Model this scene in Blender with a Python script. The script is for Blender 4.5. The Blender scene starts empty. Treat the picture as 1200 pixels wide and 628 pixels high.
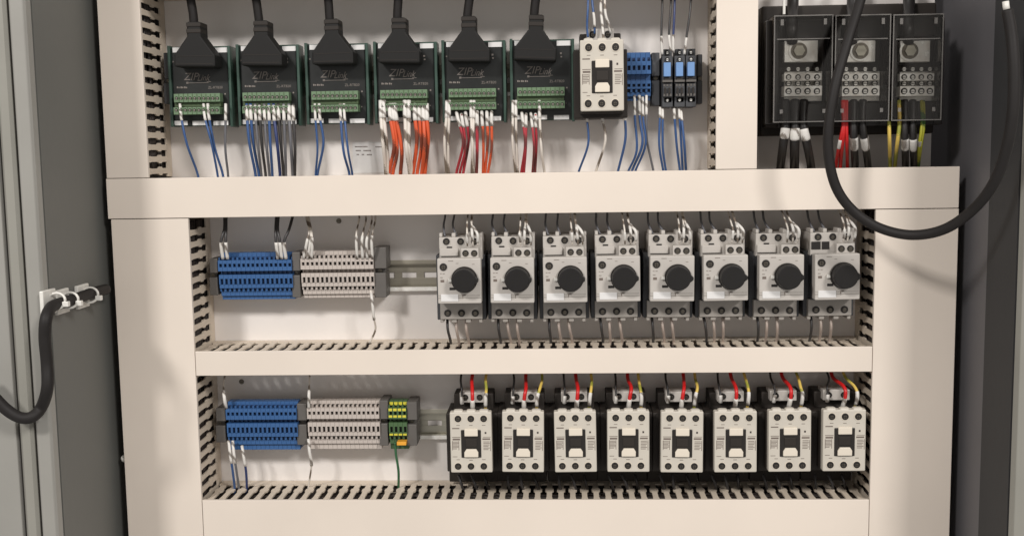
import bpy, bmesh, math, random
from mathutils import Vector, Matrix
random.seed(7)
S = bpy.context.scene
COL = S.collection

# ------------------------------------------------------------------ camera frame
F = 1250.0; D = 1.12
YAW, PITCH, ROLL = 0.04497, -0.107618, 0.0154846
def rotm():
    cy, sy, cp, sp, cr, sr = math.cos(YAW), math.sin(YAW), math.cos(PITCH), math.sin(PITCH), math.cos(ROLL), math.sin(ROLL)
    Rr = Matrix(((cr, 0, sr), (0, 1, 0), (-sr, 0, cr)))
    Rp = Matrix(((1, 0, 0), (0, cp, -sp), (0, sp, cp)))
    Ry = Matrix(((cy, -sy, 0), (sy, cy, 0), (0, 0, 1)))
    return Ry @ Rp @ Rr
RM = rotm()
def at(u, v, y):
    """point of the cabinet at depth y (0 = front face of the ducts, 0.075 = mounting plate)"""
    r = RM @ Vector(((u - 600) / F, 1, (314 - v) / F))
    k = (D + y) / r.y
    return Vector((r.x * k, y, r.z * k))
cam = bpy.data.cameras.new('camera'); co = bpy.data.objects.new('camera', cam); COL.objects.link(co)
cam.sensor_width = 36; cam.lens = F / 1200 * 36; cam.clip_start = 0.01; cam.clip_end = 50
m4 = Matrix.Identity(4)
for i in range(3):
    m4[i][0] = RM[i][0]; m4[i][1] = RM[i][2]; m4[i][2] = -RM[i][1]
m4[1][3] = -D
co.matrix_world = m4
S.camera = co
PL = 0.075          # plate face

# ------------------------------------------------------------------ materials
def srgb(c):
    return tuple(((x / 255) / 12.92 if x / 255 <= 0.04045 else ((x / 255 + 0.055) / 1.055) ** 2.4) for x in c)
def mat(name, col, rough=0.5, metal=0.0, var=0.08, scale=60, bump=0.0, coat=0.0, stretch=None, spec=0.5):
    """procedural plastic / paint / metal: base colour with slight mottling, uneven gloss"""
    m = bpy.data.materials.new(name); m.use_nodes = True
    nt = m.node_tree; p = nt.nodes['Principled BSDF']
    c = srgb(col) if max(col) > 1 else col
    tc = nt.nodes.new('ShaderNodeTexCoord'); mp = nt.nodes.new('ShaderNodeMapping')
    mp.inputs['Scale'].default_value = stretch or (1, 1, 1)
    nt.links.new(tc.outputs['Object'], mp.inputs['Vector'])
    n = nt.nodes.new('ShaderNodeTexNoise'); n.inputs['Scale'].default_value = scale; n.inputs['Detail'].default_value = 5
    nt.links.new(mp.outputs['Vector'], n.inputs['Vector'])
    r = nt.nodes.new('ShaderNodeValToRGB')
    r.color_ramp.elements[0].position = 0.3; r.color_ramp.elements[1].position = 0.7
    r.color_ramp.elements[0].color = tuple(x * (1 - var) for x in c) + (1,)
    r.color_ramp.elements[1].color = tuple(min(1, x * (1 + var)) for x in c) + (1,)
    nt.links.new(n.outputs['Fac'], r.inputs['Fac']); nt.links.new(r.outputs['Color'], p.inputs['Base Color'])
    mr = nt.nodes.new('ShaderNodeMapRange'); mr.inputs['To Min'].default_value = max(0.03, rough - 0.08); mr.inputs['To Max'].default_value = min(1, rough + 0.1)
    nt.links.new(n.outputs['Fac'], mr.inputs['Value']); nt.links.new(mr.outputs['Result'], p.inputs['Roughness'])
    p.inputs['Metallic'].default_value = metal
    p.inputs['Specular IOR Level'].default_value = spec
    if coat: p.inputs['Coat Weight'].default_value = coat
    if bump:
        n2 = nt.nodes.new('ShaderNodeTexNoise'); n2.inputs['Scale'].default_value = scale * 12
        nt.links.new(tc.outputs['Object'], n2.inputs['Vector'])
        b = nt.nodes.new('ShaderNodeBump'); b.inputs['Strength'].default_value = bump; b.inputs['Distance'].default_value = 0.0004
        nt.links.new(n2.outputs['Fac'], b.inputs['Height']); nt.links.new(b.outputs['Normal'], p.inputs['Normal'])
    return m
def striped(name, c1, c2, per=0.006, fac=0.35):
    """wire insulation with a printed spiral of a second colour"""
    m = bpy.data.materials.new(name); m.use_nodes = True
    nt = m.node_tree; p = nt.nodes['Principled BSDF']
    tc = nt.nodes.new('ShaderNodeTexCoord')
    w = nt.nodes.new('ShaderNodeTexWave'); w.wave_type = 'BANDS'; w.bands_direction = 'DIAGONAL'
    w.inputs['Scale'].default_value = 0.3142 / per * 0.5; w.inputs['Distortion'].default_value = 1.5; w.inputs['Detail Scale'].default_value = 60
    nt.links.new(tc.outputs['Object'], w.inputs['Vector'])
    r = nt.nodes.new('ShaderNodeValToRGB'); r.color_ramp.interpolation = 'CONSTANT'
    r.color_ramp.elements[0].color = srgb(c2) + (1,); r.color_ramp.elements[1].position = fac
    r.color_ramp.elements[1].color = srgb(c1) + (1,)
    nt.links.new(w.outputs['Fac'], r.inputs['Fac']); nt.links.new(r.outputs['Color'], p.inputs['Base Color'])
    p.inputs['Roughness'].default_value = 0.4
    return m
M = dict(
    cream=mat('duct_cover_cream', (224, 212, 199), 0.45, var=0.055, scale=5, bump=0.12),
    duct=mat('duct_wall_cream', (214, 200, 182), 0.5, var=0.04, scale=30),
    plate=mat('plate_paint', (228, 222, 217), 0.3, var=0.03, scale=14, bump=0.05),
    wall=mat('cabinet_grey_paint', (102, 102, 98), 0.5, var=0.04, scale=8, bump=0.35),
    wall_dark=mat('dark_grey_paint', (94, 92, 94), 0.5, var=0.05, scale=8, bump=0.3),
    wall_black=mat('flange_dark_tone', (46, 46, 47), 0.65, var=0.05, scale=8, bump=0.3),  # tone step put into the colour: front strip darker than rear wall
    frame=mat('frame_grey_paint', (146, 144, 138), 0.42, var=0.04, scale=12, bump=0.2),
    frame_green=mat('frame_greenish_paint', (140, 138, 130), 0.45, var=0.04, scale=12, bump=0.2),
    gasket=mat('gasket_rubber', (62, 58, 54), 0.7),
    steel=mat('zinc_steel', (176, 172, 158), 0.32, metal=0.85, var=0.1, scale=40, stretch=(0.3, 1, 6)),
    steel_dull=mat('rail_steel', (150, 144, 130), 0.45, metal=0.5, var=0.08, scale=30, stretch=(0.2, 1, 6)),
    screw=mat('screw_metal', (110, 104, 94), 0.35, metal=0.8, var=0.3, scale=300),
    hole=mat('recess_shade_dark', (30, 26, 23), 0.7),  # dark fill painted in for the shade in slots, wells and sockets
    black=mat('black_plastic', (46, 41, 37), 0.6, var=0.1, bump=0.1, spec=.3),
    blackg=mat('black_gloss_plastic', (36, 32, 29), 0.3, var=0.1),
    pcb=mat('black_solder_mask', (26, 28, 27), 0.35, var=0.08, scale=90),
    tray=mat('green_tray_plastic', (56, 78, 68), 0.32, var=0.08),
    tgreen=mat('terminal_green', (104, 128, 98), 0.42, var=0.08),
    tgreen_d=mat('terminal_green_dark', (66, 84, 52), 0.5, var=0.08),
    hood=mat('hood_grey_black', (31, 30, 29), 0.62, var=0.06, bump=0.2, spec=.25),
    cable=mat('cable_black_rubber', (33, 30, 29), 0.58, var=0.1, bump=0.3, spec=.3),
    white=mat('white_plastic', (222, 219, 212), 0.4, var=0.03, scale=200),
    paper=mat('paper_label', (222, 220, 218), 0.6, var=0.02),
    ink=mat('printed_ink', (112, 100, 92), 0.7),
    inkd=mat('printed_ink_dark', (58, 50, 46), 0.7),
    silk=mat('silkscreen_white', (128, 120, 114), 0.6),
    cont=mat('contactor_ivory', (199, 192, 180), 0.42, var=0.03, bump=0.1),
    cont2=mat('contactor_ivory_insert', (222, 212, 196), 0.38, var=0.03),
    brk=mat('breaker_grey', (188, 182, 175), 0.45, var=0.03, bump=0.1),
    brk2=mat('breaker_grey_shaded', (152, 146, 139), 0.48, var=0.04, bump=0.1),  # shaded copy of the breaker grey, for lower terminals and ridges
    knob=mat('knob_black', (28, 26, 25), 0.5, var=0.06, spec=.3),
    bluet=mat('terminal_blue', (52, 92, 142), 0.4, var=0.06, scale=40),
    blued=mat('terminal_blue_hole_shade', (22, 44, 82), 0.5, var=0.06, scale=40),  # shaded copy of the blue, painted into the wire holes
    greyt=mat('terminal_light_grey', (188, 178, 170), 0.45, var=0.04, scale=40),
    greyd=mat('terminal_grey_hole_shade', (44, 38, 34), 0.5, var=0.06, scale=40),  # near-black for the shade painted inside the grey blocks' holes
    stop=mat('end_stop_grey', (92, 88, 84), 0.5, var=0.05),
    gnd=mat('ground_terminal_green', (70, 98, 62), 0.45, var=0.08),
    gndd=mat('ground_terminal_hole_shade', (28, 40, 26), 0.5),  # shaded green painted on the ground blocks' hole floors
    yel=mat('ground_terminal_yellow', (206, 196, 62), 0.45, var=0.06),
    orangep=mat('orange_tab', (226, 160, 50), 0.45),
    relay=mat('relay_dark_grey', (66, 67, 70), 0.5, var=0.1),
    relayb=mat('relay_blue', (112, 148, 196), 0.38, var=0.05),
    w_blue=mat('wire_blue', (58, 88, 136), 0.38, var=0.06), w_dblue=mat('wire_navy', (44, 58, 104), 0.38, var=0.06),
    w_grey=mat('wire_grey', (104, 104, 108), 0.4, var=0.06), w_dark=mat('wire_dark_grey', (58, 56, 56), 0.4, var=0.06),
    marker=striped('marker_sleeve', (218, 214, 208), (128, 120, 112), .0042, .14),
    w_white=striped('wire_white_striped', (222, 214, 204), (120, 108, 96)),
    w_orange=striped('wire_orange', (212, 90, 52), (128, 62, 44), 0.009, 0.27),
    w_red=mat('wire_red', (196, 30, 30), 0.36, var=0.06), w_crim=striped('wire_crimson_striped', (168, 50, 60), (110, 52, 52), 0.008, 0.3),
    w_pink=mat('wire_pinkish_grey', (172, 158, 148), 0.45, var=0.06),
    w_yel=striped('wire_yellow', (214, 184, 92), (150, 150, 60), 0.01, 0.25),
    w_yg=striped('wire_yellow_green', (176, 174, 52), (74, 110, 50), 0.009, 0.5),
    w_bundle=mat('wire_bundle_mixed', (52, 44, 40), 0.5, var=0.5, scale=25),
    w_green=mat('wire_green', (50, 96, 62), 0.4, var=0.06), w_black=mat('wire_black', (34, 31, 30), 0.42, var=0.06),
)
g = bpy.data.materials.new('clear_polycarbonate'); g.use_nodes = True
nt = g.node_tree; nt.nodes.clear()
o_ = nt.nodes.new('ShaderNodeOutputMaterial'); mx = nt.nodes.new('ShaderNodeMixShader'); tr = nt.nodes.new('ShaderNodeBsdfTransparent'); gl = nt.nodes.new('ShaderNodeBsdfGlossy')
fr = nt.nodes.new('ShaderNodeFresnel'); fr.inputs['IOR'].default_value = 1.5
tr.inputs['Color'].default_value = (0.965, 0.96, 0.95, 1); gl.inputs['Roughness'].default_value = 0.08; gl.inputs['Color'].default_value = (.6, .58, .56, 1)
nt.links.new(fr.outputs[0], mx.inputs[0]); nt.links.new(tr.outputs[0], mx.inputs[1]); nt.links.new(gl.outputs[0], mx.inputs[2]); nt.links.new(mx.outputs[0], o_.inputs[0])
M['clear'] = g
g2 = g.copy(); g2.name = 'clear_edge_highlight'; t2 = g2.node_tree  # milky copy that paints bright edge lines on the clear covers
df = t2.nodes.new('ShaderNodeBsdfPrincipled'); df.inputs['Base Color'].default_value = (.34, .32, .30, 1); df.inputs['Roughness'].default_value = .25
m2 = t2.nodes.new('ShaderNodeMixShader'); m2.inputs[0].default_value = .38
ms = [n for n in t2.nodes if n.type == 'MIX_SHADER' and n != m2][0]; ou = [n for n in t2.nodes if n.type == 'OUTPUT_MATERIAL'][0]
t2.links.new(ms.outputs[0], m2.inputs[1]); t2.links.new(df.outputs[0], m2.inputs[2]); t2.links.new(m2.outputs[0], ou.inputs[0])
M['edge'] = g2
M['tin'] = mat('tinned_metal', (252, 246, 236), .24, metal=.25, var=.14, scale=120)

# ------------------------------------------------------------------ mesh helpers
class MB:
    def __init__(s): s.b = bmesh.new()
    def box(s, x0, x1, y0, y1, z0, z1):
        if x0 > x1: x0, x1 = x1, x0
        if y0 > y1: y0, y1 = y1, y0
        if z0 > z1: z0, z1 = z1, z0
        v = [s.b.verts.new(p) for p in ((x0, y0, z0), (x1, y0, z0), (x1, y1, z0), (x0, y1, z0), (x0, y0, z1), (x1, y0, z1), (x1, y1, z1), (x0, y1, z1))]
        for f in ((0, 3, 2, 1), (4, 5, 6, 7), (0, 1, 5, 4), (1, 2, 6, 5), (2, 3, 7, 6), (3, 0, 4, 7)): s.b.faces.new([v[i] for i in f])
        return s
    def px(s, u0, v0, u1, v1, y0, y1, o):
        """box whose front face (at depth y0) spans the given outline, relative to o"""
        um, vm = (u0 + u1) / 2, (v0 + v1) / 2
        return s.box(at(u0, vm, y0).x - o.x, at(u1, vm, y0).x - o.x, y0 - o.y, y1 - o.y, at(um, v1, y0).z - o.z, at(um, v0, y0).z - o.z)
    def prism(s, pts, a0, a1, axis='y'):
        """closed outline extruded along an axis; pts are the two other coordinates in x,y,z order"""
        def P(p, a): return {'y': (p[0], a, p[1]), 'x': (a, p[0], p[1]), 'z': (p[0], p[1], a)}[axis]
        A = [s.b.verts.new(P(p, a0)) for p in pts]; B = [s.b.verts.new(P(p, a1)) for p in pts]
        n = len(pts)
        s.b.faces.new(A); s.b.faces.new(B[::-1])
        for i in range(n): s.b.faces.new((A[i], B[i], B[(i + 1) % n], A[(i + 1) % n]))
        return s
    def cyl(s, c, r, h, n=16, r2=None, axis='y'):
        """cylinder from c towards the viewer (-y) by h (axis y) or along z"""
        r2 = r if r2 is None else r2
        A, B = [], []
        for i in range(n):
            t = 2 * math.pi * i / n; ca, sa = math.cos(t), math.sin(t)
            if axis == 'y': A.append(s.b.verts.new((c[0] + r * ca, c[1], c[2] + r * sa))); B.append(s.b.verts.new((c[0] + r2 * ca, c[1] - h, c[2] + r2 * sa)))
            else: A.append(s.b.verts.new((c[0] + r * ca, c[1] + r * sa, c[2]))); B.append(s.b.verts.new((c[0] + r2 * ca, c[1] + r2 * sa, c[2] + h)))
        s.b.faces.new(A[::-1]); s.b.faces.new(B)
        for i in range(n): s.b.faces.new((A[i], A[(i + 1) % n], B[(i + 1) % n], B[i]))
        return s
    def tube(s, pts, r, n=8):
        rings = []; up = None
        for i, p in enumerate(pts):
            t = (pts[min(i + 1, len(pts) - 1)] - pts[max(i - 1, 0)]).normalized()
            if up is None:
                up = Vector((0, 1, 0)) if abs(t.y) < 0.9 else Vector((1, 0, 0))
            up = (up - t * up.dot(t)).normalized(); w = t.cross(up)
            rr = r[i] if isinstance(r, (list, tuple)) else r
            rings.append([s.b.verts.new(p + (up * math.cos(2 * math.pi * k / n) + w * math.sin(2 * math.pi * k / n)) * rr) for k in range(n)])
        for a, b in zip(rings, rings[1:]):
            for k in range(n): s.b.faces.new((a[k], a[(k + 1) % n], b[(k + 1) % n], b[k]))
        s.b.faces.new(rings[0][::-1]); s.b.faces.new(rings[-1])
        return s
    def build(s, name, m, parent=None, bevel=0, smooth=False, loc=None):
        bmesh.ops.recalc_face_normals(s.b, faces=s.b.faces)
        me = bpy.data.meshes.new(name); s.b.to_mesh(me); s.b.free()
        if smooth:
            for p in me.polygons: p.use_smooth = len(p.vertices) == 4
        me.materials.append(M[m])
        o = bpy.data.objects.new(name, me); COL.objects.link(o)
        if parent: o.parent = parent
        if loc is not None: o.location = loc
        if bevel:
            b = o.modifiers.new('bevel', 'BEVEL'); b.width = bevel; b.segments = 2; b.limit_method = 'ANGLE'; b.angle_limit = math.radians(50)
        return o
_scr = {}
def screw(parent, loc, rc, rw, rs, mc, m_s='screw', cross=False, name='terminal_screw'):
    """one recessed clamp screw: collar, dark well, metal head with its slot"""
    key = (rc, rw, rs, mc, m_s, cross)
    if key not in _scr:
        b = MB(); idx = []
        def mark(k):
            b.b.faces.ensure_lookup_table()
            for f in b.b.faces[len(idx):]: idx.append(k)
        if rc: b.cyl((0, .0004, 0), rc, .0009, 18)
        mark(0)
        b.cyl((0, .0003, 0), rw, .0010, 18); mark(1)
        b.cyl((0, 0, -.0004), rs, .0011, 12, rs * .85); mark(2)
        b.box(-rs * .8, rs * .8, -.0014, -.0009, -.0007, -.0001)
        if cross: b.box(-.0003, .0003, -.00145, -.0009, -rs * .7 - .0004, rs * .7 - .0004)
        mark(1)
        for f, k in zip(b.b.faces, idx): f.material_index = k
        me = bpy.data.meshes.new(name); b.b.to_mesh(me); b.b.free()
        for q in (mc, 'hole', m_s): me.materials.append(M[q])
        _scr[key] = me
    o = bpy.data.objects.new(name, _scr[key]); COL.objects.link(o); o.parent = parent; o.location = loc
    return o
_txt = {}
def text(name, s, size, m, parent, loc, italic=0.0, xs=1.0, depth=0.0):
    """flat lettering mesh lying in the x/z plane, facing -y, centred on loc"""
    key = (s, size, italic, xs)
    if key not in _txt:
        c = bpy.data.curves.new(name, 'FONT'); c.body = s; c.size = size; c.align_x = 'CENTER'; c.align_y = 'CENTER'; c.shear = italic; c.resolution_u = 3
        c.extrude = 0.00008
        t = bpy.data.objects.new(name, c); COL.objects.link(t)
        bpy.context.view_layer.update()
        me = bpy.data.meshes.new_from_object(t.evaluated_get(bpy.context.evaluated_depsgraph_get()))
        me.transform(Matrix.Diagonal((xs, 1, 1, 1))); me.transform(Matrix.Rotation(math.pi / 2, 4, 'X'))
        bpy.data.objects.remove(t); bpy.data.curves.remove(c)
        me.materials.clear(); me.materials.append(M[m]); _txt[key] = me
    o = bpy.data.objects.new(name, _txt[key]); COL.objects.link(o); o.parent = parent; o.location = loc
    return o
def tag(o, label=None, cat=None, group=None, kind=None):
    if label: o['label'] = label
    if cat: o['category'] = cat
    if group: o['group'] = group
    if kind: o['kind'] = kind
    return o
def empty(name, loc):
    o = bpy.data.objects.new(name, None); COL.objects.link(o); o.location = loc; o.empty_display_size = 0.01
    return o
def copy_tree(o, parent=None):
    c = o.copy(); COL.objects.link(c); c.parent = parent
    for ch in list(o.children): copy_tree(ch, c)
    return c
ORD = ['', 'first', 'second', 'third', 'fourth', 'fifth', 'sixth', 'seventh', 'eighth', 'ninth', 'tenth', 'eleventh', 'twelfth', 'thirteenth', 'fourteenth', 'fifteenth', 'sixteenth']
def spline(P, per=10):
    out = []
    Q = [P[0] * 2 - P[1]] + P + [P[-1] * 2 - P[-2]]
    for i in range(1, len(Q) - 2):
        a, b, c, d = Q[i - 1:i + 3]
        for k in range(per):
            t = k / per
            out.append(0.5 * ((2 * b) + (c - a) * t + (2 * a - 5 * b + 4 * c - d) * t * t + (3 * b - a - 3 * c + d) * t ** 3))
    out.append(P[-1].copy())
    return out
def wire(pts, r, m, label, group, mark=None, name='wire', cat='wire', per=8, mm='marker', mr=1.22, n=8):
    """pts (u, v, y); mark = list of (start, end) fractions carrying a white printed sleeve"""
    P = spline([at(*p) for p in pts], per)
    o = MB().tube(P, r, n).build(name, m, smooth=True)
    tag(o, label, cat, group)
    L = [0]
    for a, b in zip(P, P[1:]): L.append(L[-1] + (b - a).length)
    for (a, b) in (mark or []):
        sub = []
        k = 7
        for i in range(k):
            d = L[-1] * (a + (b - a) * i / (k - 1))
            j = max(x for x in range(len(L)) if L[x] <= d + 1e-9); j = min(j, len(P) - 2)
            t = (d - L[j]) / max(1e-9, L[j + 1] - L[j]); sub.append(P[j].lerp(P[j + 1], t))
        MB().tube(sub, r * mr, 8).build('wire_marker', mm, o, smooth=True)
    return o

# ------------------------------------------------------------------ setting: cabinet, plate
XL, XR, ZA, ZB = -0.481, 0.412, 0.22, -0.50
plate = MB().box(XL + 0.004, XR - 0.004, PL, PL + 0.003, ZB, ZA).build('back_wall', 'plate', bevel=0.0005); tag(plate, kind='structure')
lx = -0.492
lw = MB().box(lx - 0.003, lx, -0.119, 0.26, ZB - .1, ZA + .1).build('left_wall', 'wall'); tag(lw, kind='structure')
bw = MB().box(lx, 0.425, 0.26, 0.263, ZB - .1, ZA + .1).build('rear_wall', 'wall_dark'); tag(bw, kind='structure')
XRW = 0.425
rw = MB().box(XRW, XRW + 0.003, -0.047, 0.26, ZB - .1, ZA + .1).build('right_wall', 'wall_dark'); tag(rw, kind='structure')
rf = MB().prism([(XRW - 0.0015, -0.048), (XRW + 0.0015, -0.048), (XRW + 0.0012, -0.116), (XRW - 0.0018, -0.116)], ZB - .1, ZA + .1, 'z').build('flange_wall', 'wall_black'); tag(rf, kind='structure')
# front frame of the enclosure, left: folded sheet with gasket channel
fp = empty('cabinet_frame_post', (lx, -0.121, 0)); tag(fp, 'light grey folded steel frame post along the left edge of the cabinet', 'frame post')
z0, z1 = ZB - .1, ZA + .1
MB().prism([(-0.016, 0.0), (0.0, 0.0), (0.0, -0.010), (-0.002, -0.013), (-0.014, -0.013), (-0.016, -0.010)], z0, z1, 'z').build('post_flange', 'frame', fp, bevel=0.001)
MB().box(-0.020, -0.0162, -0.004, 0.0, z0, z1).build('gasket', 'gasket', fp)
MB().prism([(-0.034, 0.0), (-0.0202, 0.0), (-0.0202, -0.006), (-0.023, -0.009), (-0.031, -0.009), (-0.034, -0.006)], z0, z1, 'z').build('post_channel', 'frame_green', fp, bevel=0.001)
MB().box(-0.037, -0.0342, -0.003, 0.001, z0, z1).build('gasket', 'gasket', fp)
MB().box(-0.09, -0.0372, -0.008, 0.001, z0, z1).build('post_web', 'frame', fp, bevel=0.0015)
fr_ = empty('cabinet_frame_post', (XRW + 0.001, -0.117, 0)); tag(fr_, 'pale greenish grey steel frame post along the right edge of the cabinet', 'frame post')
MB().prism([(-0.0025, -0.001), (0.0, -0.008), (0.02, -0.012), (0.12, -0.012), (0.12, -0.001)], z0, z1, 'z').build('post_flange', 'frame_green', fr_, bevel=0.001)

# ------------------------------------------------------------------ wiring ducts
WT = 0.0018
def fingers(mb, a0, a1, w0, axis, phase=0.0):
    """slotted side wall: fingers along a (x or z), thickness at w0..w0+WT on the other axis; depth runs to the cover"""
    P = 0.0129; yb = PL - 0.0005
    def Q(pts):
        if axis == 'x': mb.prism([(p[0], p[1]) for p in pts], w0, w0 + WT, 'z')
        else: mb.prism([(p[1], p[0]) for p in pts], w0, w0 + WT, 'x')
    Q([(a0, yb), (a1, yb), (a1, yb - 0.014), (a0, yb - 0.014)])
    n = int((a1 - a0) / P)
    for i in range(n + 1):
        c = a0 + phase + P * (i + 0.5)
        if c - 0.005 < a0 or c + 0.005 > a1: continue
        prof = [(0.0138, .0031), (0.029, .0030), (0.0315, .0046), (0.038, .0046), (0.041, .0029), (0.060, .0029), (0.064, .0034), (0.0722, .0034)]
        Q([(c - w, yb - d) for d, w in prof] + [(c + w, yb - d) for d, w in prof[::-1]])
def duct(x0, x1, z0, z1, axis, label, lo=True, hi=True, cx=None, cz=None, ph=0.0, nb=44, yb0=.014):
    root = empty('wiring_duct', ((x0 + x1) / 2, PL, (z0 + z1) / 2)); tag(root, label, 'wiring duct', 'cream slotted wiring ducts')
    L = Vector(root.location)
    def fin(mb, nm, m, bev=0):
        o = mb.build(nm, m, root, bevel=bev); o.data.transform(Matrix.Translation(-L)); return o
    fin(MB().box(x0 + .002, x1 - .002, PL - 0.0032, PL - 0.001, z0 + .002, z1 - .002), 'duct_base', 'duct')
    for side, on in ((0, lo), (1, hi)):
        if not on: continue
        mb = MB()
        if axis == 'x': fingers(mb, x0, x1, (z0 + .0012) if side == 0 else (z1 - WT - .0012), 'x', ph)
        else: fingers(mb, z0, z1, (x0 + .0012) if side == 0 else (x1 - WT - .0012), 'z', ph)
        fin(mb, 'slotted_wall', 'duct')
    cx0, cx1 = cx or (x0, x1); cz0, cz1 = cz or (z0, z1)
    mb = MB(); t = .0016; lip = .0045
    if axis == 'x': mb.prism([(0, cz0), (0, cz1), (lip, cz1), (lip, cz1 - .001), (t, cz1 - .001), (t, cz0 + .001), (lip, cz0 + .001), (lip, cz0)], cx0, cx1, 'x')
    else: mb.prism([(cx0, 0), (cx1, 0), (cx1, lip), (cx1 - .001, lip), (cx1 - .001, t), (cx0 + .001, t), (cx0 + .001, lip), (cx0, lip)], cz0, cz1, 'z')
    fin(mb, 'duct_cover', 'cream', 0.0007)
    # wires packed inside the trough
    mb = MB(); n_ = nb
    a0, a1 = (x0 + .004, x1 - .004) if axis == 'x' else (z0 + .004, z1 - .004)
    b0, b1 = (z0, z1) if axis == 'x' else (x0, x1)
    for i in range(n_):
        f = i / (n_ - 1)
        bb = (b0 + .0075 if i % 3 == 0 else b1 - .0075 if i % 3 == 1 else b0 + .0075 + (b1 - b0 - .015) * random.random())
        yy = yb0 + (.068 - yb0) * ((i // 3) / (n_ // 3)); k = max(4, int((a1 - a0) / .06)); r_ = random.choice((.0014, .0018, .0022))
        P = []
        for j in range(k + 1):
            q = a0 + (a1 - a0) * j / k; w_ = bb + random.uniform(-.0025, .0025); w_ = min(max(w_, b0 + .0065), b1 - .0065); y_ = min(.067, yy + random.uniform(-.004, .004))
            P.append(Vector((q, y_, w_)) if axis == 'x' else Vector((w_, y_, q)))
        mb.tube(spline(P, 3), r_, 5)
    wb = mb.build('wire_bundle', 'w_bundle', smooth=True); tag(wb, 'dark wires packed in the ' + ' '.join(label.split()[:12]), 'wire bundle', kind='stuff')
    return root
ZT1, ZT0 = -0.0212, -0.0638
ZM1, ZM0 = -0.2082, -0.2348
ZC = -0.3735
XD1, XD3, XD5, XM0, XM1 = -0.4357, -0.3952, 0.3278, 0.1630, 0.2052
duct(XL, XD1, ZT1 + .0006, ZA, 'z', 'upright cream duct at the top left beside the interface boards')
duct(XM0, XM1, ZT1 + .0006, ZA, 'z', 'upright cream duct between the three blue relays and the clear covered power block')
duct(XL - .001, XR, ZT0, ZT1, 'x', 'long cream duct crossing the whole panel below the interface boards')
duct(XL + .002, XD3, ZB, ZT0 - .0008, 'z', 'wide upright cream duct at the lower left beside both blue terminal strips')
duct(XD5, XR + .0003, ZB, ZT0 - .0008, 'z', 'wide upright cream duct at the lower right under the looped black cable')
duct(XD3 + .0006, XD5 - .0006, ZM0, ZM1, 'x', 'thin cream duct between the rotary breakers and the lower contactors', nb=15, yb0=.035)
duct(XD3 + .0006, XD5 - .0006, ZB, ZC, 'x', 'cream duct along the bottom edge below the row of eight contactors')
duct(XD1, XM0, 0.172, 0.21, 'x', 'cream duct above the interface boards, mostly out of the picture')

# ------------------------------------------------------------------ DIN rails
def rail(x0, x1, zc, label, m='steel_dull'):
    root = empty('mounting_rail', ((x0 + x1) / 2, PL, zc)); tag(root, label, 'mounting rail', 'slotted steel mounting rails')
    h = .0175; dp = .0075; w = (x1 - x0) / 2; t = .001
    y = lambda d: -d - .0004
    mb = MB()
    mb.box(-w, w, y(dp), y(dp - t), h - .0045, h)
    MB().box(-w, w, y(dp), y(dp - t), -h, -h + .0045).build('rail_lip_highlight', 'tin', root, bevel=.0003)  # highlight on the lower lip painted in with a brighter metal
    mb.box(-w, w, y(dp - t), y(t), h - .0055, h - .0045); mb.box(-w, w, y(dp - t), y(t), -h + .0045, -h + .0055)
    mb.box(-w, w, y(t), y(0), .0031, h - .0055); mb.box(-w, w, y(t), y(0), -h + .0055, -.0031)
    p = .025; n = int(2 * w / p); xs = -w
    for i in range(n + 1):      # web between the slots
        a = -w + i * p
        mb.box(a, min(a + .009, w), y(t), y(0), -.0031, .0031)
    mb.build('rail_profile', m, root, bevel=.0002)
    return root
zr1 = at(600, 94, PL - .008).z; zr2 = at(480, 323, PL - .008).z; zr3 = at(505, 497, PL - .008).z
rail(XD1 + .01, XM0 - .008, zr1, 'dull steel rail behind the interface boards and the single upper contactor')
rail(XD3 + .008, XD5 - .008, zr2, 'slotted steel rail carrying the breakers, bare just left of them')
rail(XD3 + .008, XD5 - .008, zr3, 'slotted steel rail carrying the lower contactors, bare just right of the green terminals', 'steel')

# ------------------------------------------------------------------ interface modules
yF = 0.038
om = at(476, 97, PL)
root = empty('interface_module', om)
def mpx(mb, *a): return mb.px(*a, om)
mb = MB(); mpx(mb, 439, 50, 512, 144, 0.044, 0.062)
tray = mb.build('tray', 'tray', root, bevel=.0006)
for a_, b_ in ((438.2, 441.4), (509.6, 512.8)): MB().px(a_, 49, b_, 145, 0.0375, 0.060, om).build('tray_rail', 'tray', root, bevel=.0006)
mb = MB(); mpx(mb, 442.5, 52, 508.5, 142.5, 0.0415, 0.0435); mb.build('circuit_board', 'pcb', root)
for (a, b, c, d) in ((443, 51.2, 453, 57), (492, 51.2, 508, 57), (443.5, 137.8, 459, 143), (465, 137.8, 482, 143), (490, 137.8, 507.5, 143)): MB().px(a, b, c, d, 0.0405, 0.0413, om).build('label_strip', 'paper', root)
def header(v0, v1, yf, n, m, lv):
    mb = MB(); mpx(mb, 445.5, v0, 500.5, v1, yf, 0.0413)
    o = mb.build('terminal_header', m, root, bevel=.0003)
    for i in range(n):
        u = 449 + i * 48.5 / (n - 1)
        c = at(u, lv, yf) - om
        screw(o, c, 0, .0017, .0014, m, 'steel')
    mb = MB()
    for i in range(1, n): u = 449 + i * 48.5 / (n - 1); mb.px(u - 3.1, v0 + .3, u - 2.4, v1 + .2, yf - .0003, yf + .001, om)
    mb.build('divider_pattern', 'tgreen_d', o)
header(105.5, 115.5, 0.030, 10, 'tgreen', 111)
mb = MB(); mpx(mb, 445.5, 115.5, 500.5, 121, 0.034, 0.0413); mb.build('header_ledge', 'tgreen_d', root)
header(121.5, 130, 0.027, 10, 'tgreen', 125)
mb = MB()
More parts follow.
